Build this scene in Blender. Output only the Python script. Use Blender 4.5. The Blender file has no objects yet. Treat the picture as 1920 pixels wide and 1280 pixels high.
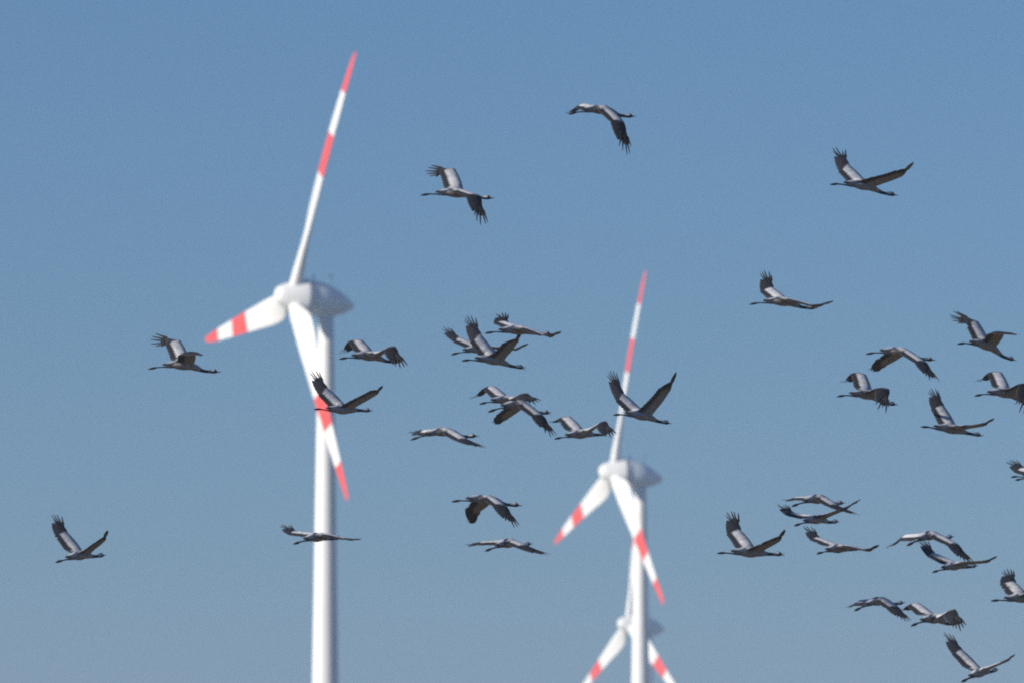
import bpy, math, random
from mathutils import Vector as V, Quaternion as Q

random.seed(7)
S = bpy.context.scene
COL = S.collection

# ------------------------------------------------------------------ camera, sky, sun, exposure
FPX = 16000.0                       # focal length in pixels of the 1920 px wide photograph
CAM = V((0, 0, 1.7))
PITCH = math.atan((2067 - 640) / FPX)
cam = bpy.data.cameras.new('camera')
cam.sensor_width = 36.0
cam.lens = FPX / 1920 * 36.0
cam.clip_start = 0.5
cam.clip_end = 60000
cam.dof.use_dof = True
cam.dof.focus_distance = 136.0
cam.dof.aperture_fstop = 2.9
cam.dof.aperture_blades = 0
camo = bpy.data.objects.new('camera', cam)
COL.objects.link(camo)
camo.location = CAM
camo.rotation_euler = (math.pi / 2 + PITCH, 0, 0)
S.camera = camo
CX = V((1, 0, 0))
CF = V((0, math.cos(PITCH), math.sin(PITCH)))
CU = V((0, -math.sin(PITCH), math.cos(PITCH)))

SUN_EL, SUN_AZ = math.radians(16), math.radians(-121)     # azimuth from +Y towards +X
world = bpy.data.worlds.new('World')
S.world = world
world.use_nodes = True
wn = world.node_tree
sky = wn.nodes.new('ShaderNodeTexSky')
sky.sky_type = 'NISHITA'
sky.sun_disc = False
sky.sun_elevation = SUN_EL
sky.sun_rotation = SUN_AZ
sky.altitude = 0
sky.air_density = 1.12
sky.dust_density = 0.0
sky.ozone_density = 8.7
wn.links.new(sky.outputs[0], wn.nodes['Background'].inputs[0])
wn.nodes['Background'].inputs[1].default_value = 0.0595

sun = bpy.data.lights.new('sun', 'SUN')
sun.energy = 5.0
sun.angle = math.radians(0.53)
sun.color = (1.0, 0.88, 0.74)
suno = bpy.data.objects.new('sun', sun)
COL.objects.link(suno)
SUN_DIR = V((math.sin(SUN_AZ) * math.cos(SUN_EL), math.cos(SUN_AZ) * math.cos(SUN_EL), math.sin(SUN_EL)))
suno.rotation_euler = (-SUN_DIR).to_track_quat('-Z', 'Y').to_euler()
suno.location = (0, 0, 300)

S.cycles.use_denoising = False
S.cycles.use_adaptive_sampling = False
S.cycles.filter_width = 2.0
S.view_settings.view_transform = 'Standard'
S.view_settings.look = 'None'
S.view_settings.gamma = 1.0
S.view_settings.exposure = 0.56
S.view_settings.use_curve_mapping = False


HAZE = 0.00025                     # per metre: far turbines pale a little, the flock stays clear


def at(px, py, depth):
    """A point of the place seen at pixel (px, py) of the 1920x1280 photograph, depth metres away."""
    return CAM + depth * (CF + (px - 960) / FPX * CX - (py - 640) / FPX * CU)


# ------------------------------------------------------------------ materials
def mat(name, rough=0.5, spec=0.5):
    m = bpy.data.materials.new(name)
    m.use_nodes = True
    b = m.node_tree.nodes['Principled BSDF']
    b.inputs['Roughness'].default_value = rough
    b.inputs['Specular IOR Level'].default_value = spec
    return m, m.node_tree, b


def noise_mix(nt, b, c1, c2, scale, detail=5, coord='Object', lo=0.35, hi=0.65, stretch=(1, 1, 1)):
    tc = nt.nodes.new('ShaderNodeTexCoord')
    mp = nt.nodes.new('ShaderNodeMapping')
    mp.inputs['Scale'].default_value = stretch
    no = nt.nodes.new('ShaderNodeTexNoise')
    no.inputs['Scale'].default_value = scale
    no.inputs['Detail'].default_value = detail
    cr = nt.nodes.new('ShaderNodeValToRGB')
    cr.color_ramp.elements[0].position = lo
    cr.color_ramp.elements[1].position = hi
    cr.color_ramp.elements[0].color = (*c1, 1)
    cr.color_ramp.elements[1].color = (*c2, 1)
    nt.links.new(tc.outputs[coord], mp.inputs[0])
    nt.links.new(mp.outputs[0], no.inputs['Vector'])
    nt.links.new(no.outputs['Fac'], cr.inputs[0])
    nt.links.new(cr.outputs[0], b.inputs['Base Color'])
    return cr


M = {}
m, nt, b = mat('white_turbine_paint', 0.42, 0.4)
noise_mix(nt, b, (0.71, 0.755, 0.78), (0.77, 0.81, 0.83), 0.5, stretch=(1, 1, 0.25))
M['white'] = m
m, nt, b = mat('red_turbine_paint', 0.42, 0.4)
noise_mix(nt, b, (0.70, 0.055, 0.034), (0.77, 0.07, 0.045), 0.5)
M['red'] = m
m, nt, b = mat('shade_tinted_white_paint', 0.42, 0.4)  # cool white: the blue of sky-lit shade is put into the nacelle's colour
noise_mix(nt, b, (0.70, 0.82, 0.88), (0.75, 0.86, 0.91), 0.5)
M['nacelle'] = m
m, nt, b = mat('dark_vent', 0.6, 0.3)
noise_mix(nt, b, (0.05, 0.055, 0.06), (0.09, 0.09, 0.095), 2.0)
M['dark'] = m
m, nt, b = mat('galvanised_steel', 0.4, 0.5)
noise_mix(nt, b, (0.45, 0.46, 0.47), (0.6, 0.6, 0.61), 3.0)
b.inputs['Metallic'].default_value = 0.3
M['steel'] = m
m, nt, b = mat('field_ground', 0.95, 0.1)
noise_mix(nt, b, (0.13, 0.105, 0.065), (0.13, 0.125, 0.07), 0.004, 8)
M['ground'] = m

# plumage: the colours of each feather tract lie in a vertex attribute, broken up by fine barbs
m, nt, b = mat('crane_plumage', 0.75, 0.15)
at_n = nt.nodes.new('ShaderNodeAttribute')
at_n.attribute_name = 'plumage'
tc = nt.nodes.new('ShaderNodeTexCoord')
no = nt.nodes.new('ShaderNodeTexNoise')
no.inputs['Scale'].default_value = 28
no.inputs['Detail'].default_value = 4
mr = nt.nodes.new('ShaderNodeMapRange')
mr.inputs['From Min'].default_value = 0.3
mr.inputs['From Max'].default_value = 0.7
mr.inputs['To Min'].default_value = 0.72
mr.inputs['To Max'].default_value = 1.22
mx = nt.nodes.new('ShaderNodeVectorMath')
mx.operation = 'MULTIPLY'
nt.links.new(tc.outputs['Object'], no.inputs['Vector'])
nt.links.new(no.outputs['Fac'], mr.inputs['Value'])
nt.links.new(at_n.outputs['Color'], mx.inputs[0])
nt.links.new(mr.outputs[0], mx.inputs[1])
nt.links.new(mx.outputs[0], b.inputs['Base Color'])
M['plumage'] = m
m, nt, b = mat('black_flight_feather', 0.65, 0.2)
noise_mix(nt, b, (0.012, 0.012, 0.015), (0.024, 0.023, 0.026), 30)
M['feather'] = m


# ------------------------------------------------------------------ mesh helpers
class MB:
    def __init__(self):
        self.v, self.f, self.c, self.m = [], [], [], []

    def vert(self, p, c=(0.5, 0.5, 0.5)):
        self.v.append(tuple(p))
        self.c.append(c)
        return len(self.v) - 1

    def face(self, idx, m=0):
        self.f.append(tuple(idx))
        self.m.append(m)

    def grid(self, rows, cols=None, wrap=False, m=0, flip=False):
        """rows of points become a sheet of quads; cols the same shape of colours."""
        ids = [[self.vert(p, cols[i][j] if cols else (0.5,) * 3) for j, p in enumerate(r)] for i, r in enumerate(rows)]
        n = len(rows[0])
        for i in range(len(rows) - 1):
            for j in range(n if wrap else n - 1):
                q = [ids[i][j], ids[i][(j + 1) % n], ids[i + 1][(j + 1) % n], ids[i + 1][j]]
                mi = m[i] if isinstance(m, list) else m
                self.face(q[::-1] if flip else q, mi)
        return ids

    def build(self, name, mats, parent=None, loc=None, smooth=True, attr=False):
        me = bpy.data.meshes.new(name)
        me.from_pydata(self.v, [], self.f)
        for mm in mats:
            me.materials.append(mm)
        me.polygons.foreach_set('material_index', self.m)
        me.polygons.foreach_set('use_smooth', [smooth] * len(self.f))
        if attr:
            a = me.color_attributes.new('plumage', 'FLOAT_COLOR', 'POINT')
            flat = []
            for c in self.c:
                flat += [c[0], c[1], c[2], 1.0]
            a.data.foreach_set('color', flat)
        me.update()
        o = bpy.data.objects.new(name, me)
        COL.objects.link(o)
        if loc is not None:
            o.location = loc
        if parent:
            o.parent = parent
        return o


def revolve(mb, origin, axis, side, prof, n=48, m=0, cap0=True, cap1=True):
    """Surface of revolution: prof = [(distance along axis, radius)]."""
    up = axis.cross(side).normalized()
    rows = []
    for d, r in prof:
        rows.append([origin + axis * d + (side * math.cos(2 * math.pi * k / n) + up * math.sin(2 * math.pi * k / n)) * r
                     for k in range(n)])
    ids = mb.grid(rows, wrap=True, m=m)
    m0 = m[0] if isinstance(m, list) else m
    m1 = m[-1] if isinstance(m, list) else m
    if cap0:
        mb.face(ids[0][::-1], m0)
    if cap1:
        mb.face(ids[-1], m1)


def empty(name, loc, label, cat, group):
    o = bpy.data.objects.new(name, None)
    COL.objects.link(o)
    o.location = loc
    o['label'], o['category'], o['group'] = label, cat, group
    return o


# ------------------------------------------------------------------ the ground far below the frame
mb = MB()
G, N = 9000.0, 18
rows = [[V((-G + 2 * G * i / N, -G + 2 * G * j / N, 0)) for i in range(N + 1)] for j in range(N + 1)]
mb.grid(rows)
ground = mb.build('ground', [M['ground']], smooth=False)
ground['kind'] = 'structure'
ground['label'] = 'flat brown and green fields below the turbines'


# ------------------------------------------------------------------ wind turbines
def smooth(a, b, x):
    t = min(1, max(0, (x - a) / (b - a)))
    return t * t * (3 - 2 * t)


def interp(tab, x):
    for (x0, y0), (x1, y1) in zip(tab, tab[1:]):
        if x <= x1:
            t = max(0, (x - x0) / (x1 - x0))
            return y0 + (y1 - y0) * t
    return tab[-1][1]


R_BLADE = 35.5
CHORD = [(1.6, 1.7), (2.6, 2.3), (4, 3.05), (5.5, 3.5), (7, 3.65), (9, 3.65), (12, 3.4), (17, 2.95), (24, 2.3), (30, 1.65), (33.5, 1.15), (34.8, 0.75), (35.3, 0.5), (35.5, 0.25)]
THICK = [(1.6, 1.6), (2.6, 1.65), (4, 1.5), (6, 1.2), (9, 0.85), (14, 0.5), (22, 0.28), (35.5, 0.06)]
TWIST = [(1.6, 24), (6, 19), (12, 10), (20, 5), (30, 2), (35.5, 0)]
LEAD = [(1.6, 0.5), (5, 0.30), (35.5, 0.28)]          # share of the chord ahead of the pitch axis
BANDS = [0.0, 0.495 * R_BLADE, 0.662 * R_BLADE, 0.835 * R_BLADE, 99]


def turbine(hub_px, radius_px, view_angle, theta, label, seed):
    ppm = radius_px / R_BLADE
    hub = at(hub_px[0], hub_px[1], FPX / ppm)
    beta = math.atan2(hub.x, hub.y)
    phi = math.radians(view_angle) + beta
    tilt = math.radians(2.95)
    a = V((-math.sin(phi) * math.cos(tilt), -math.cos(phi) * math.cos(tilt), math.sin(tilt)))   # upwind
    u = V((math.cos(phi), -math.sin(phi), 0))
    v = u.cross(a)
    if v.z < 0:
        v = -v
    ah = V((a.x, a.y, 0)).normalized()
    base = hub - ah * 4.95
    base.z = 0
    root = empty('wind_turbine', base, label, 'wind turbine', 'wind turbines')
    o = hub - base                                    # hub in the turbine's own frame
    back = -a

    # tower: tapering tube of stacked segments with flanges
    mb = MB()
    top = o.z - 2.35
    prof = []
    nseg = 24
    for i in range(nseg + 1):
        z = top * i / nseg
        r = 1.04 + (top - z) * 0.0150
        prof.append((z, r))
    revolve(mb, V((0, 0, 0)), V((0, 0, 1)), V((1, 0, 0)), prof, 64)
    tw = mb.build('tower', [M['white']], root)
    for k in (0.28, 0.55, 0.8):                       # flange rings between tower sections
        fb = MB()
        z = top * k
        r = 1.04 + (top - z) * 0.0150
        revolve(fb, V((0, 0, z)), V((0, 0, 1)), V((1, 0, 0)), [(-.06, r - .02), (-.06, r + .012), (.06, r + .010), (.06, r - .02)], 64, cap0=False, cap1=False)
        fb.build('flange_ring', [M['white']], tw, smooth=False)
    # door and steps at the foot
    db = MB()
    rb = 1.04 + top * 0.0150
    ang = math.atan2(-1, 0.2)
    rd = V((math.cos(ang), math.sin(ang), 0))
    td = V((-rd.y, rd.x, 0))
    for (w0, z0, z1, d0, d1) in ((0.55, 1.2, 3.4, -0.2, 0.06), (0.7, 0.0, 1.15, -0.2, 1.2)):
        p = []
        for z in (z0, z1):
            rr = rb - z * 0.0150
            p += [rd * (rr + d0) - td * w0 + V((0, 0, z)), rd * (rr + d1) - td * w0 + V((0, 0, z)),
                  rd * (rr + d1) + td * w0 + V((0, 0, z)), rd * (rr + d0) + td * w0 + V((0, 0, z))]
        i0 = [db.vert(q) for q in p]
        for f in ((0, 1, 2, 3), (7, 6, 5, 4), (0, 4, 5, 1), (1, 5, 6, 2), (2, 6, 7, 3), (3, 7, 4, 0)):
            db.face([i0[k] for k in f])
    db.build('door', [M['steel']], tw, smooth=False)

    # yaw collar
    cb = MB()
    revolve(cb, V((0, 0, top)), V((0, 0, 1)), V((1, 0, 0)), [(-.05, 1.0), (0.0, 1.2), (0.5, 1.22), (0.9, 1.3)], 48)
    cb.build('yaw_collar', [M['white']], root)

    # nacelle: egg that is widest behind the rotor and runs out to a low tail
    nb = MB()
    prof = [(1.93, 1.6), (1.95, 2.3), (2.1, 2.40), (2.6, 2.42), (3.2, 2.40), (3.9, 2.36), (4.6, 2.28), (5.4, 2.13), (6.2, 1.89),
            (7.0, 1.57), (7.6, 1.27), (8.1, 0.97), (8.5, 0.70), (8.78, 0.42), (8.9, 0.12)]
    up = a.cross(u).normalized()
    if up.z < 0:
        up = -up
    rows = []
    n = 56
    for d, r in prof:
        drop = -0.10 * max(0, d - 2.6)                # the top slopes more than the belly
        row = []
        for k in range(n):
            t = 2 * math.pi * k / n
            row.append(o + back * d + u * (math.cos(t) * r * 0.98) + up * (math.sin(t) * r + drop))
        rows.append(row)
    ids = nb.grid(rows, wrap=True)
    nb.face(ids[0][::-1])
    nb.face(ids[-1])
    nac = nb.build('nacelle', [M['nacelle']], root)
    vb = MB()
    revolve(vb, o + up * (-0.58), back, u, [(8.62, 0.50), (8.72, 0.50), (8.9, 0.36), (8.98, 0.15)], 32)
    vb.build('tail_vent', [M['dark']], nac)
    gb = MB()
    revolve(gb, o, back, u, [(2.62, 2.36), (2.62, 2.435), (2.74, 2.43), (2.74, 2.36)], 56, cap0=False, cap1=False)
    gb.build('seam_ring', [M['steel']], nac, smooth=False)
    # small gear on the roof of the nacelle: warning lamp and wind sensor mast
    lb = MB()
    revolve(lb, o + back * 3.1 + V((0, 0, 2.45)), V((0, 0, 1)), V((1, 0, 0)), [(0, .09), (.35, .09), (.4, .2), (.6, .21), (.75, .15), (.8, .04)], 20)
    lb.build('warning_lamp', [M['white']], nac)
    sb = MB()
    pm = o + back * 5.7 + V((0, 0, 1.7))
    revolve(sb, pm, V((0, 0, 1)), V((1, 0, 0)), [(0, .04), (1.9, .03)], 12)
    revolve(sb, pm + V((0, 0, 1.3)) - u * .45, u, V((0, 0, 1)), [(0, .03), (0.9, .03)], 10)
    for s in (-1, 1):
        revolve(sb, pm + V((0, 0, 1.3)) + u * (.4 * s), V((0, 0, 1)), V((1, 0, 0)), [(0, .025), (.3, .025), (.31, .11), (.42, .11)], 10)
    sb.build('wind_sensor_mast', [M['white']], nac)

    # hub with its spinner nose
    hb = MB()
    prof = [(-2.62, 0.02), (-2.58, 0.35), (-2.45, 0.72), (-2.2, 1.08), (-1.8, 1.34), (-1.2, 1.60), (-0.5, 1.88), (0.3, 2.17), (1.0, 2.40), (1.5, 2.54), (1.8, 2.60), (1.87, 2.54), (1.9, 1.8)]
    revolve(hb, o, back, u, prof, 56)
    hubo = hb.build('hub', [M['white']], root)

    # three blades
    for k in range(3):
        th = math.radians(theta + 120 * k)
        bd = u * math.cos(th) + v * math.sin(th)
        tang = u * math.sin(th) - v * math.cos(th)     # leading edge runs clockwise seen from upwind
        bb = MB()
        rs = [1.6, 2.1, 2.6, 3.2, 4, 4.7, 5.5, 6.2, 7, 8, 9, 10.5, 12, 14, BANDS[1], BANDS[1] + .01, 19, 21, BANDS[2], BANDS[2] + .01, 25.5, 27.5,
              BANDS[3], BANDS[3] + .01, 31, 32.5, 34, 34.7, 35.1, 35.35, 35.5]
        rows, mi = [], []
        nn = 28
        for r in rs:
            c, t, lead = interp(CHORD, r), interp(THICK, r), interp(LEAD, r)
            be = math.radians(interp(TWIST, r))
            cd = tang * math.cos(be) + a * math.sin(be)
            td = a * math.cos(be) - tang * math.sin(be)
            bend = 1.3 * (r / R_BLADE) ** 2
            ctr = o + bd * r + back * bend
            row = []
            rnd = 1 - smooth(1.6, 5.0, r)              # round root, airfoil further out
            for q in range(nn):
                w = 2 * math.pi * q / nn
                xx = (1 - math.cos(w)) / 2              # 0 leading edge .. 1 trailing edge
                yt = 5 * (0.2969 * math.sqrt(xx) - 0.126 * xx - 0.3516 * xx ** 2 + 0.2843 * xx ** 3 - 0.1036 * xx ** 4)
                yt = yt * t * (1 if w <= math.pi else -1)
                if rnd > 0:
                    yt = yt * (1 - rnd) + math.sin(w) * t / 2 * rnd
                camb = 0.02 * c * 4 * xx * (1 - xx)
                row.append(ctr + cd * (lead * c - xx * c) + td * (-yt - camb))
            rows.append(row)
            mi.append(1 if (BANDS[1] <= r < BANDS[2] or r >= BANDS[3]) else 0)
        ids = bb.grid(rows, wrap=True, m=mi)
        bb.face(ids[0][::-1])
        bb.face(ids[-1], 1)
        bb.build('blade', [M['white'], M['red']], root)
    return root


turbine((548.6, 555.2), 487.3, 67.9, 64.6, 'largest white wind turbine with red banded blades, left of the others', 1)
turbine((1150, 884), 382.6, 70.7, 76.4, 'middle sized white wind turbine with red banded blades, right of the largest one', 2)
turbine((1178, 1169), 291, 65.5, 87.0, 'smallest wind turbine, half hidden behind the middle turbine\'s tower', 3)

# ------------------------------------------------------------------ cranes
LBODY = 1.38
ARM, MANUS = 0.48, 0.18
PRIM = [0.36, 0.41, 0.43, 0.42, 0.40]                # outer primaries, from the leading edge inwards
ASH, PALE, SLATE = (0.44, 0.465, 0.51), (0.55, 0.585, 0.64), (0.33, 0.375, 0.44)
BLACK, UNDER, UNDERF = (0.021, 0.023, 0.031), (0.38, 0.335, 0.305), (0.095, 0.085, 0.08)
BELLY, WHITE, BILL, LEG = (0.40, 0.355, 0.335), (0.75, 0.75, 0.74), (0.22, 0.19, 0.14), (0.03, 0.03, 0.032)


def mixc(a, b, t):
    t = min(1, max(0, t))
    return tuple(x + (y - x) * t for x, y in zip(a, b))


def slerp(p, q, t):
    d = max(-0.9995, min(0.9995, p.dot(q)))
    w = math.acos(d)
    return ((math.sin((1 - t) * w) * p + math.sin(t * w) * q) / math.sin(w)).normalized()


def limb(p0, px1, length, sign, O, D):
    """End of a limb of given length that starts at p0 and shows at pixel px1: the depth follows from the length."""
    s = FPX / D
    x = (px1[0] - 960) / FPX * D - (O[0] - 960) / FPX * D
    y = -((px1[1] - 640) - (O[1] - 640)) / FPX * D
    x0, y0, z0 = p0.dot(CX), p0.dot(CU), p0.dot(CF)
    dx, dy = x - x0, y - y0
    l2 = dx * dx + dy * dy
    dz = math.sqrt(max(length * length * 0.02, length * length - l2))
    return p0 + CX * dx + CU * dy + CF * (dz * sign)


TORSO = [  # metres from the toes: half height, half width, rise of the centre line
    (0.335, 0.012, 0.014, 0.012), (0.36, 0.026, 0.03, 0.012), (0.41, 0.0344, 0.0378, 0.01), (0.48, 0.0492, 0.0521, 0.004), (0.56, 0.0599, 0.0655, -0.002),
    (0.64, 0.0664, 0.0722, -0.006), (0.72, 0.0656, 0.0722, -0.004), (0.8, 0.0574, 0.0655, 0.002), (0.87, 0.0522, 0.0589, 0.004), (0.93, 0.043, 0.046, 0.004),
    (0.98, 0.033, 0.034, 0.002), (1.04, 0.026, 0.026, 0), (1.1, 0.024, 0.023, 0), (1.15, 0.025, 0.023, 0), (1.185, 0.03, 0.026, 0.003),
    (1.215, 0.034, 0.029, 0.006), (1.245, 0.0365, 0.031, 0.008), (1.27, 0.030, 0.025, 0.005), (1.287, 0.019, 0.016, 0), (1.3, 0.0135, 0.011, -0.002)]


def crane(label, foot, bill, belly, fw, ft, nw, nt_, D=102.0, fs=(1, 1), ns=(-1, -1), ftw=-14, ntw=0, fht=0, nht=0, gape=0, splay=0.016, fspread=0.82, nspread=0.85):
    D = D * random.Random(label + 'far').uniform(0.975, 1.035) * FPX / 12000.0                             # distances below were first paced out for a shorter lens
    O_px = ((foot[0] + bill[0]) / 2, (foot[1] + bill[1]) / 2)
    s = FPX / D
    root_loc = at(O_px[0], O_px[1], D)
    root = empty('crane', root_loc, label, 'crane', 'cranes flying in one flock')

    def loc(px, z=0.0):
        return CX * ((px[0] - O_px[0]) / s) + CU * (-(px[1] - O_px[1]) / s) + CF * z
    lp = math.hypot(bill[0] - foot[0], bill[1] - foot[1]) / s
    dz = math.sqrt(max(0.05, LBODY ** 2 - lp ** 2))
    P0, P1 = loc(foot, -dz / 2), loc(bill, dz / 2)
    hd = (P1 - P0).normalized()                       # heading
    UPW = V((0, 0, 1))
    lat = UPW.cross(hd).normalized()                  # the bird's left: away from the camera
    upb = hd.cross(lat).normalized()
    # how far the torso lies above or below the line from toes to bill
    mline = foot[1] + (bill[1] - foot[1]) * 0.64 / LBODY
    sag = -((belly - 0.073 * s) - mline) / s

    def axis(mm):
        k = 1 - (1 - min(1, mm / 0.56)) ** 1.7 if mm < 0.6 else 1 - smooth(0.72, 1.10, mm)
        return P0 + (P1 - P0) * (mm / LBODY) + CU * (sag * k)

    def frame(mm):
        t = (axis(mm + 0.01) - axis(mm - 0.01)).normalized()
        la = upb.cross(t).normalized()
        return axis(mm), t, la, t.cross(la).normalized()

    rg = random.Random(label)
    fat, tone, age = rg.uniform(0.93, 1.07), rg.uniform(0.88, 1.08), rg.uniform(0, 1)
    mb = MB()
    # torso, neck and head as one swept skin
    n = 20
    rows, cols = [], []
    for mm, rh, rw, rise in TORSO:
        p, t, la, up = frame(mm)
        la = -la if la.dot(lat) < 0 else la
        up = -up if up.dot(upb) < 0 else up
        row, col = [], []
        for k in range(n):
            w = 2 * math.pi * k / n
            sy, sx = math.sin(w), math.cos(w)
            ff = fat if mm < 0.95 else 1.0
            row.append(p + up * (rise + sy * rh * ff) + la * (sx * rw * ff))
            if mm < 0.92:
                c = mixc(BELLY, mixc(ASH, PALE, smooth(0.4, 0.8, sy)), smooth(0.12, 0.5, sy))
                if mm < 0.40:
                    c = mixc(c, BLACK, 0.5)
            elif mm < 1.0:
                c = mixc(ASH, BLACK, smooth(0.92, 1.0, mm) * (1 if sy < 0.5 else 0.6))
            elif mm < 1.11:
                c = BLACK if sy < 0.55 else mixc(BLACK, WHITE, 0.15)
            elif mm < 1.24:
                c = WHITE if -0.15 < sy < 0.93 else BLACK
            elif mm < 1.285:
                c = BLACK if sy < 0.8 else (0.25, 0.03, 0.03)
            else:
                c = BILL
            col.append(c)
        rows.append(row)
        cols.append(col)
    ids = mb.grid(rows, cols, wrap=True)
    mb.face(ids[0][::-1])

    def cone(mm0, tip, rh, rw, c, off=0.0):
        p, t, la, up = frame(mm0)
        rws = []
        q = p + up * off
        for f in (0, 0.25, 0.55, 0.85, 1.0):
            ctr = q + (tip - q) * f
            g = 1 - 0.82 * f
            rws.append([ctr + up * (math.sin(2 * math.pi * k / 10) * rh * g) + la * (math.cos(2 * math.pi * k / 10) * rw * g) for k in range(10)])
        i2 = mb.grid(rws, [[c] * 10] * 5, wrap=True)
        mb.face(i2[-1])
    p, t, la, up = frame(1.295)
    if gape:
        cone(1.293, axis(1.37) + up * 0.012, 0.009, 0.010, BILL, 0.003)
        cone(1.290, axis(1.365) - up * 0.036, 0.007, 0.009, BILL, -0.006)
    else:
        cone(1.293, axis(1.38), 0.0125, 0.0105, BILL, -0.002)
    # the two trailing legs with their bunched toes
    for sgn in (-1, 1):
        rws, cls = [], []
        for mm, r in ((0.0, 0.003), (0.02, 0.010), (0.06, 0.017), (0.10, 0.018), (0.135, 0.013), (0.16, 0.0095), (0.22, 0.0085), (0.30, 0.010), (0.36, 0.016), (0.44, 0.024), (0.52, 0.02)):
            p, t, la, up = frame(max(0.011, mm))
            p = axis(mm)
            q = p + la * (sgn * (splay if mm < 0.3 else 0.02)) + up * (-0.020 * smooth(0.1, 0.42, mm) + (sgn * (splay - 0.016) if splay > 0.02 else 0) * (1 - smooth(0.1, 0.4, mm)))
            rws.append([q + up * (math.sin(2 * math.pi * k / 8) * r) + la * (math.cos(2 * math.pi * k / 8) * r * 0.8) for k in range(8)])
            cls.append([LEG if mm < 0.36 else mixc(BELLY, LEG, 0.4)] * 8)
        i2 = mb.grid(rws, cls, wrap=True)
        mb.face(i2[0][::-1])

    # wings
    feathers = []
    for side, wpx, tpx, sg, tw, htw, spread in ((1, fw, ft, fs, ftw, fht, fspread), (-1, nw, nt_, ns, ntw, nht, nspread)):
        p, t, la, up = frame(0.82)
        la = -la if la.dot(lat) < 0 else la
        up = -up if up.dot(upb) < 0 else up
        SH = p + la * (side * 0.036) + up * 0.020
        W = limb(SH, wpx, ARM, sg[0], O_px, D)
        T = limb(W, tpx, MANUS + 0.41, sg[1], O_px, D)
        a1 = (W - SH).normalized()
        a2 = (T - W).normalized()
        c1 = (-hd - a1 * (-hd).dot(a1)).normalized()
        c1 = Q(a1, math.radians(tw * side)) @ c1
        droot = -(t * 0.5 + hd * 0.5).normalized()
        lines = []
        NA, NH = 18, 16
        alen = (W - SH).length
        for i in range(NA):
            f = i / NA
            bpt = SH.lerp(W, f) - c1 * (0.025 * math.sin(math.pi * f))
            d = slerp(droot, c1, smooth(0, 0.45, f)) if droot.dot(c1) < 0.999 else c1
            ln = 0.335 - 0.055 * f + (0.012 if i % 2 else -0.004)
            lines.append((bpt, d, ln, 1.0, f * 0.46, 0))
        hl = MANUS
        q2 = a1.rotation_difference(a2) @ c1              # trailing direction carried round the wrist
        q2 = Q(a2, math.radians(htw * side)) @ q2
        nax = a2.cross(q2).normalized()

        trim = Q(nax, math.radians(-8 * spread))                # the third primary, not the leading edge, ends at T
        a2, q2 = trim @ a2, trim @ q2

        def primary(k):
            """Base, direction and length of a primary, k = 0 outermost."""
            ang = interp([(0, -9), (1, -2), (2, 6), (3, 14), (4, 23), (5, 30)], k) * spread
            off = interp([(0, 0.006), (1, 0.034), (2, 0.070), (3, 0.105), (4, 0.13), (5, 0.14)], k) * 0.66 * (0.35 + 0.65 * spread)
            lng = interp([(0, 0.36), (1, 0.41), (2, 0.425), (3, 0.385), (4, 0.31), (5, 0.205)], k)
            al = interp([(0, 1.0), (2, 0.98), (5, 0.80)], k)
            return W + a2 * (hl * al) + q2 * off, Q(nax, math.radians(ang)) @ a2, lng
        b5, d5, l5 = primary(5)
        e0, e1 = W + c1 * 0.26, b5 + d5 * l5
        for i in range(NH + 1):
            g = i / NH
            b0 = W + a2 * (hl * g) - c1 * (0.012 * math.sin(math.pi * g))
            if g >= 0.5:
                pb, pd, pl = primary((1 - g) / 0.1)
                e = pb + pd * (pl * ((0.53 if spread > 0.5 else 0.70) + (0.47 if spread > 0.5 else 0.30) * (1 - smooth(0.5, 0.58, g))))
            else:
                h_ = g / 0.5
                e = e0.lerp(e1, h_) + (c1 + d5) * (0.012 * math.sin(math.pi * h_)) + d5 * (0.008 if i % 2 else 0)
            lines.append((b0, (e - b0).normalized(), (e - b0).length, 1.0, 0.46 + 0.54 * g, 1))
        mids = [b_ + d * (l * 0.45) for b_, d, l, e, f, h in lines]
        us = [0, 0.025, 0.08, 0.18, 0.30, 0.42, 0.52, 0.58, 0.64, 0.76, 0.88, 1.0]
        dr, vr, dc, vc, nrm = [], [], [], [], []
        prev = None
        for j, (b_, d, l, e, f, h) in enumerate(lines):
            tg = mids[min(j + 1, len(mids) - 1)] - mids[max(j - 1, 0)]
            nn_ = tg.cross(d) * side
            if nn_.length < 1e-6:
                nn_ = prev or upb
            nn_ = nn_.normalized()
            if prev is not None:
                nn_ = (prev * 0.5 + nn_ * 0.5).normalized()
            prev = nn_
            nrm.append(nn_)
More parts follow.
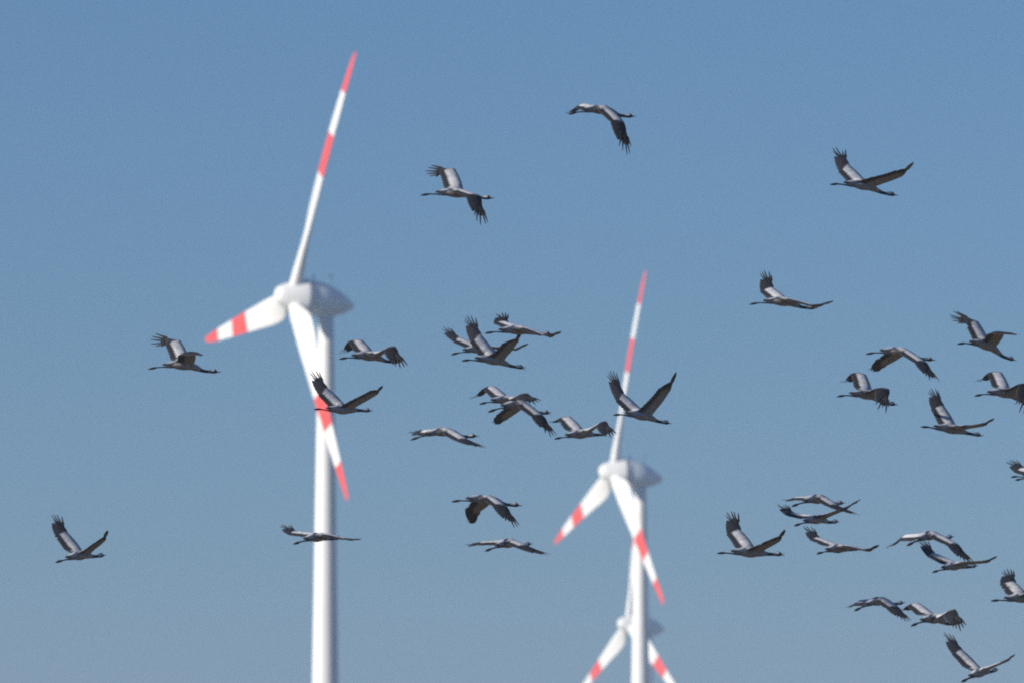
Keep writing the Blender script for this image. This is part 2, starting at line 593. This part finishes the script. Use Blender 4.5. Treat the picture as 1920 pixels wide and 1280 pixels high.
        for j, (b_, d, l, e, f, h) in enumerate(lines):
            nn_ = nrm[j]
            jit, lum = rg.uniform(-0.035, 0.035), tone * rg.uniform(0.88, 1.08)
            if rg.random() < 0.06 and h == 0 and j > 2:
                l *= 0.88
            TH = 0.026 * (1 - f) ** 1.2 + 0.005
            r1, r2, k1, k2 = [], [], [], []
            for uu in us:
                x = uu * e
                cam_ = 0.10 * l * (4 * x * (1 - x)) * (1 - 0.5 * f)
                th = TH * (3.2 * math.sqrt(uu) * (1 - uu) ** 1.3) * 0.62 + 0.0018 * (1 if 0 < uu else 0)
                q = b_ + d * (l * x) + nn_ * cam_
                r1.append(q + nn_ * th)
                r2.append(q - nn_ * th * (0.8 + 1.6 * (1 - smooth(0.0, 0.2, f))))
                cov = 0.70 - 0.06 * f + jit
                if h == 0:
                    c = mixc(mixc(ASH, SLATE, smooth(0.1, 0.35, f)), PALE, smooth(0.10, 0.30, x))
                    c = mixc(c, BLACK, smooth(cov - 0.03, cov + 0.04, x))
                    if f < 0.09:
                        c = mixc(mixc(ASH, PALE, 0.4), BLACK, smooth(0.78, 0.92, x))
                    cu = mixc(UNDER, UNDERF, smooth(0.50, 0.62, x))
                else:
                    gl = (f - 0.46) / 0.54
                    c = mixc(SLATE, BLACK, smooth(0.03, 0.16, gl + 0.25 * x))
                    cu = mixc(mixc(UNDER, UNDERF, smooth(0.1, 0.5, gl)), UNDERF, smooth(0.35, 0.55, x))
                if rg.random() < 0.10 * age and 0.15 < x < 0.6 and h == 0 and f < 0.4:
                    c = mixc(c, (0.34, 0.27, 0.20), 0.6)          # rusty stained coverts
                k1.append(tuple(q_ * lum for q_ in c))
                k2.append(cu)
            dr.append(r1)
            vr.append(r2)
            dc.append(k1)
            vc.append(k2)
        # one closed skin: dorsal sheet, then the ventral one sharing its rim
        rows = [list(r1) + list(reversed(r2[1:])) for r1, r2 in zip(dr, vr)]
        cols = [list(x) + list(reversed(y[1:])) for x, y in zip(dc, vc)]
        i2 = mb.grid(rows, cols, wrap=True, flip=(side > 0))
        mb.face(i2[-1] if side < 0 else i2[-1][::-1])
        # separated primaries
        nout = nrm[-1]
        for k, ln in enumerate(PRIM):
            bpt, d, ln = primary(k)
            ln *= 1.0 if spread < 0.5 else (rg.uniform(0.92, 1.04) if rg.random() > 0.08 else 0.72)
            d = Q(nout, math.radians(rg.uniform(-2.5, 2.5) * min(1, spread))) @ d
            ax = nout
            wdir = ax.cross(d).normalized()
            fb = MB()
            rws = []
            for f, wd in ((0.28, 0.016), (0.42, 0.0165), (0.56, 0.0145), (0.72, 0.012), (0.86, 0.009), (0.95, 0.0055), (1.0, 0.0015)):
                ctr = bpt + d * (ln * f) + nout * (0.010 + 0.0025 * k - 0.02 * (1 - f) * 0 + (0.07 if side > 0 else 0.015) * ln * ((f - 0.28) ** 2) / 0.5)
                rws.append([ctr - wdir * wd, ctr + nout * 0.003, ctr + wdir * wd, ctr - nout * 0.002])
            i3 = fb.grid(rws, wrap=True)
            fb.face(i3[0][::-1])
            fb.face(i3[-1])
            feathers.append(fb)
    body = mb.build('body', [M['plumage']], root, attr=True)
    for fb in feathers:
        fb.build('primary_feather', [M['feather']], root)
    # drooping tertial plumes over the tail
    tb = MB()
    rws, cls = [], []
    for mm, rh, rw, rise in ((0.57, 0.022, 0.042, 0.052), (0.48, 0.026, 0.047, 0.042), (0.40, 0.026, 0.045, 0.034), (0.34, 0.023, 0.040, 0.028), (0.30, 0.018, 0.034, 0.026), (0.275, 0.008, 0.018, 0.024)):
        p, t, la, up = frame(mm)
        up = -up if up.dot(upb) < 0 else up
        rws.append([p + up * (rise + math.sin(2 * math.pi * k / 12) * rh) + la * (math.cos(2 * math.pi * k / 12) * rw) for k in range(12)])
        cls.append([mixc(BLACK, PALE, smooth(0.30, 0.38, mm))] * 12)
    i3 = tb.grid(rws, cls, wrap=True)
    tb.face(i3[0][::-1])
    tb.face(i3[-1])
    tb.build('tail_plume', [M['plumage']], root, attr=True)
    return root


crane('highest crane of all, its near wing hanging straight down with five spread primaries',
      (1066, 216), (1194, 217), 215, (1101, 194), (1066, 214), (1170, 231), (1174, 293), 100)
crane('crane right of the largest turbine\'s upper blade, far wing bent back, near wing hanging down',
      (790, 367), (928, 371), 371, (853, 316), (800, 321), (901, 369), (902, 423), 100, fht=-35)
crane('highest crane of the right half, far wing up with splayed fingers, near wing held out',
      (1555, 347), (1687, 366), 357, (1594, 309), (1572, 279), (1690, 332), (1711, 308), 101, nspread=0.06)
crane('lone crane with near wing tip curling up beyond its bill, below the highest right one',
      (1405, 571), (1536, 578), 574, (1452, 540), (1437, 510), (1530, 577), (1560, 567), 102, nspread=0.06, ntw=9)
crane('lone crane just under the left pointing red and white blade of the largest turbine',
      (280, 692), (414, 697), 693, (337, 638), (281, 638), (367, 660), (386, 668), 101, fht=-35, nspread=0.06)
crane('crane right of the largest turbine\'s tower, both wings arched, head behind its near wing',
      (638, 673), (752, 679), 677, (680, 639), (637, 668), (742, 650), (754, 692), 103, ntw=-14)
crane('crane with raised wings in front of the largest turbine\'s tower and red blade band',
      (591, 766), (699, 770), 776, (615, 728), (583, 699), (706, 740), (720, 724), 103, nspread=0.06)
crane('crane with raised wings and open bill, lowest and nearest of the overlapping central trio',
      (867, 676), (988, 690), 684, (903, 628), (876, 596), (970, 643), (977, 626), 101, gape=1, nspread=0.06)
crane('gliding crane at the upper right of the overlapping central trio',
      (910, 625), (1039, 626), 628, (953, 605), (940, 590), (1032, 633), (1052, 624), 99, nspread=0.06, ntw=8, ftw=-4)
crane('partly hidden crane at the back left of the overlapping central trio',
      (847, 665), (956, 659), 663, (862, 633), (832, 617), (968, 657), (991, 646), 106, nspread=0.06, ntw=8, ftw=-4)
crane('crane with wings in a high V crossing the middle turbine\'s upper blade',
      (1150, 777), (1261, 794), 787, (1171, 738), (1143, 698), (1254, 736), (1269, 698), 101, nspread=0.06)
crane('flat winged crane left of the crane pair with downstroke wings, wing tip trailing low',
      (771, 824), (899, 817), 818, (799, 806), (771, 814), (879, 824), (904, 840), 102)
crane('crane mostly hidden behind an open billed crane, its white far wing arched above',
      (900, 757), (1004, 764), 759, (929, 725), (884, 752), (989, 737), (1005, 758), 106, ntw=-14)
crane('open billed crane with both wings on the downstroke, in front of another crane',
      (916, 772), (1036, 774), 768, (954, 784), (926, 799), (1021, 781), (1032, 819), 101, gape=1, fspread=0.5, ftw=7)
crane('crane with arched wings touching the left edge of the middle turbine\'s upper blade',
      (1040, 822), (1142, 813), 822, (1071, 782), (1032, 797), (1136, 789), (1146, 820), 103, ntw=-14)
crane('leftmost crane, alone, with wings in a steep V',
      (109, 1052), (196, 1041), 1050, (125, 999), (95, 969), (198, 1013), (208, 993), 102, nspread=0.06)
crane('thin gliding crane crossing the lower tower of the largest turbine',
      (553, 1018), (642, 1008), 1015, (557, 998), (528, 989), (657, 1012), (679, 1010), 104, nspread=0.06, ntw=8, ftw=-4)
crane('crane with both wings swept straight down, left of the middle turbine\'s tower',
      (848, 939), (980, 948), 945, (901, 959), (880, 989), (951, 949), (964, 988), 101, fspread=0.5, ftw=7)
crane('gliding crane below the one with straight down wings, ragged near wing tip',
      (911, 1031), (999, 1020), 1027, (905, 1017), (879, 1026), (993, 1024), (1026, 1041), 103, ftw=-4)
crane('open billed crane with raised wings, right of the middle turbine\'s lowest blade tip',
      (1344, 1035), (1475, 1040), 1044, (1391, 995), (1372, 963), (1460, 1014), (1470, 992), 100, gape=1, nspread=0.06)
crane('bow winged crane, upper one of the crossing pair above the lone thin winged glider',
      (1483, 948), (1588, 943), 944, (1505, 934), (1477, 943), (1574, 949), (1600, 965), 104, ftw=-4)
crane('crane with raised wings, lower one of the crossing pair, its near wing overlapping the other',
      (1488, 984), (1577, 978), 982, (1492, 963), (1467, 950), (1581, 956), (1611, 936), 102, nspread=0.06, ftw=-4)
crane('thin winged gliding crane below the crossing pair, head lined up with its near wing',
      (1530, 1036), (1617, 1029), 1036, (1541, 1010), (1516, 992), (1629, 1033), (1645, 1021), 103, nspread=0.06, ntw=8, ftw=-4)
crane('bow winged crane whose long drooping near wing overlaps another crane below it',
      (1698, 1021), (1793, 1006), 1013, (1705, 1003), (1671, 1032), (1796, 1020), (1815, 1059), 101)
crane('crane behind the drooping wing tip of another, its own wings spread wide',
      (1746, 1071), (1838, 1061), 1069, (1756, 1038), (1731, 1016), (1850, 1054), (1866, 1042), 105, nspread=0.06, ntw=8, ftw=-4)
crane('crane with lowered neck at the right edge, far wing arched back over it',
      (1793, 645), (1910, 676), 656, (1836, 603), (1788, 592), (1881, 624), (1907, 630), 100, fht=-30, nspread=0.06)
crane('crane with both wings on the downstroke, above the crane with hanging near wing',
      (1622, 664), (1758, 675), 668, (1665, 685), (1635, 701), (1736, 680), (1748, 719), 100, fspread=0.6, ftw=7)
crane('crane with white arched far wing and near wing hanging before its neck, right side',
      (1568, 743), (1687, 759), 749, (1627, 704), (1582, 722), (1666, 730), (1648, 773), 101, ntw=0)
crane('crane with far wing raised high and near wing level, lower left of the cropped bird',
      (1725, 799), (1848, 817), 813, (1773, 762), (1750, 732), (1843, 798), (1860, 785), 102, ntw=-6, nspread=0.06)
crane('crane cut by the right edge of the picture, near wing down, head out of view',
      (1825, 742), (1950, 757), 746, (1883, 700), (1838, 720), (1932, 722), (1908, 775), 100, ntw=0)
crane('crane almost out of view at the right edge, only feet and far wing tip showing',
      (1896, 896), (2008, 894), 900, (1928, 878), (1899, 868), (1995, 885), (2020, 870), 103, splay=0.042)
crane('low bow winged crane touching the arched wing of the crane beside it',
      (1600, 1143), (1701, 1130), 1135, (1622, 1126), (1593, 1145), (1685, 1138), (1694, 1163), 104)
crane('low crane with white arched far wing and spread near wing hiding its head',
      (1706, 1171), (1800, 1170), 1168, (1728, 1133), (1699, 1153), (1789, 1140), (1799, 1179), 101, nspread=0.8, ntw=-14)
crane('lowest crane, at the bottom right corner, climbing with wings in a V',
      (1800, 1275), (1877, 1256), 1269, (1808, 1220), (1777, 1193), (1888, 1238), (1899, 1224), 102, nspread=0.06)
crane('crane half cut by the right edge above the lowest crane, feet trailing',
      (1856, 1124), (1982, 1122), 1130, (1909, 1094), (1895, 1073), (1975, 1100), (1995, 1080), 100)


# ------------------------------------------------------------------ the hazy air between the flock and the turbines
hz = MB()
x0, x1, y0, y1, z0, z1 = -9200, 9200, -9200, 9200, -1.0, 156.0
ids = [hz.vert(p) for p in ((x0, y0, z0), (x1, y0, z0), (x1, y1, z0), (x0, y1, z0), (x0, y0, z1), (x1, y0, z1), (x1, y1, z1), (x0, y1, z1))]
for f in ((3, 2, 1, 0), (4, 5, 6, 7), (0, 1, 5, 4), (1, 2, 6, 5), (2, 3, 7, 6), (3, 0, 4, 7)):
    hz.face([ids[k] for k in f])
hm = bpy.data.materials.new('haze_air')
hm.use_nodes = True
hn = hm.node_tree
hn.nodes.remove(hn.nodes['Principled BSDF'])
pv = hn.nodes.new('ShaderNodeVolumePrincipled')
pv.inputs['Color'].default_value = (0.50, 0.655, 0.92, 1)
pv.inputs['Density'].default_value = HAZE
pv.inputs['Anisotropy'].default_value = 0.0
hn.links.new(pv.outputs[0], hn.nodes['Material Output'].inputs['Volume'])
haze = hz.build('haze', [hm], smooth=False)
haze['kind'] = 'stuff'
haze['label'] = 'thin blue haze in the air in front of the turbines'
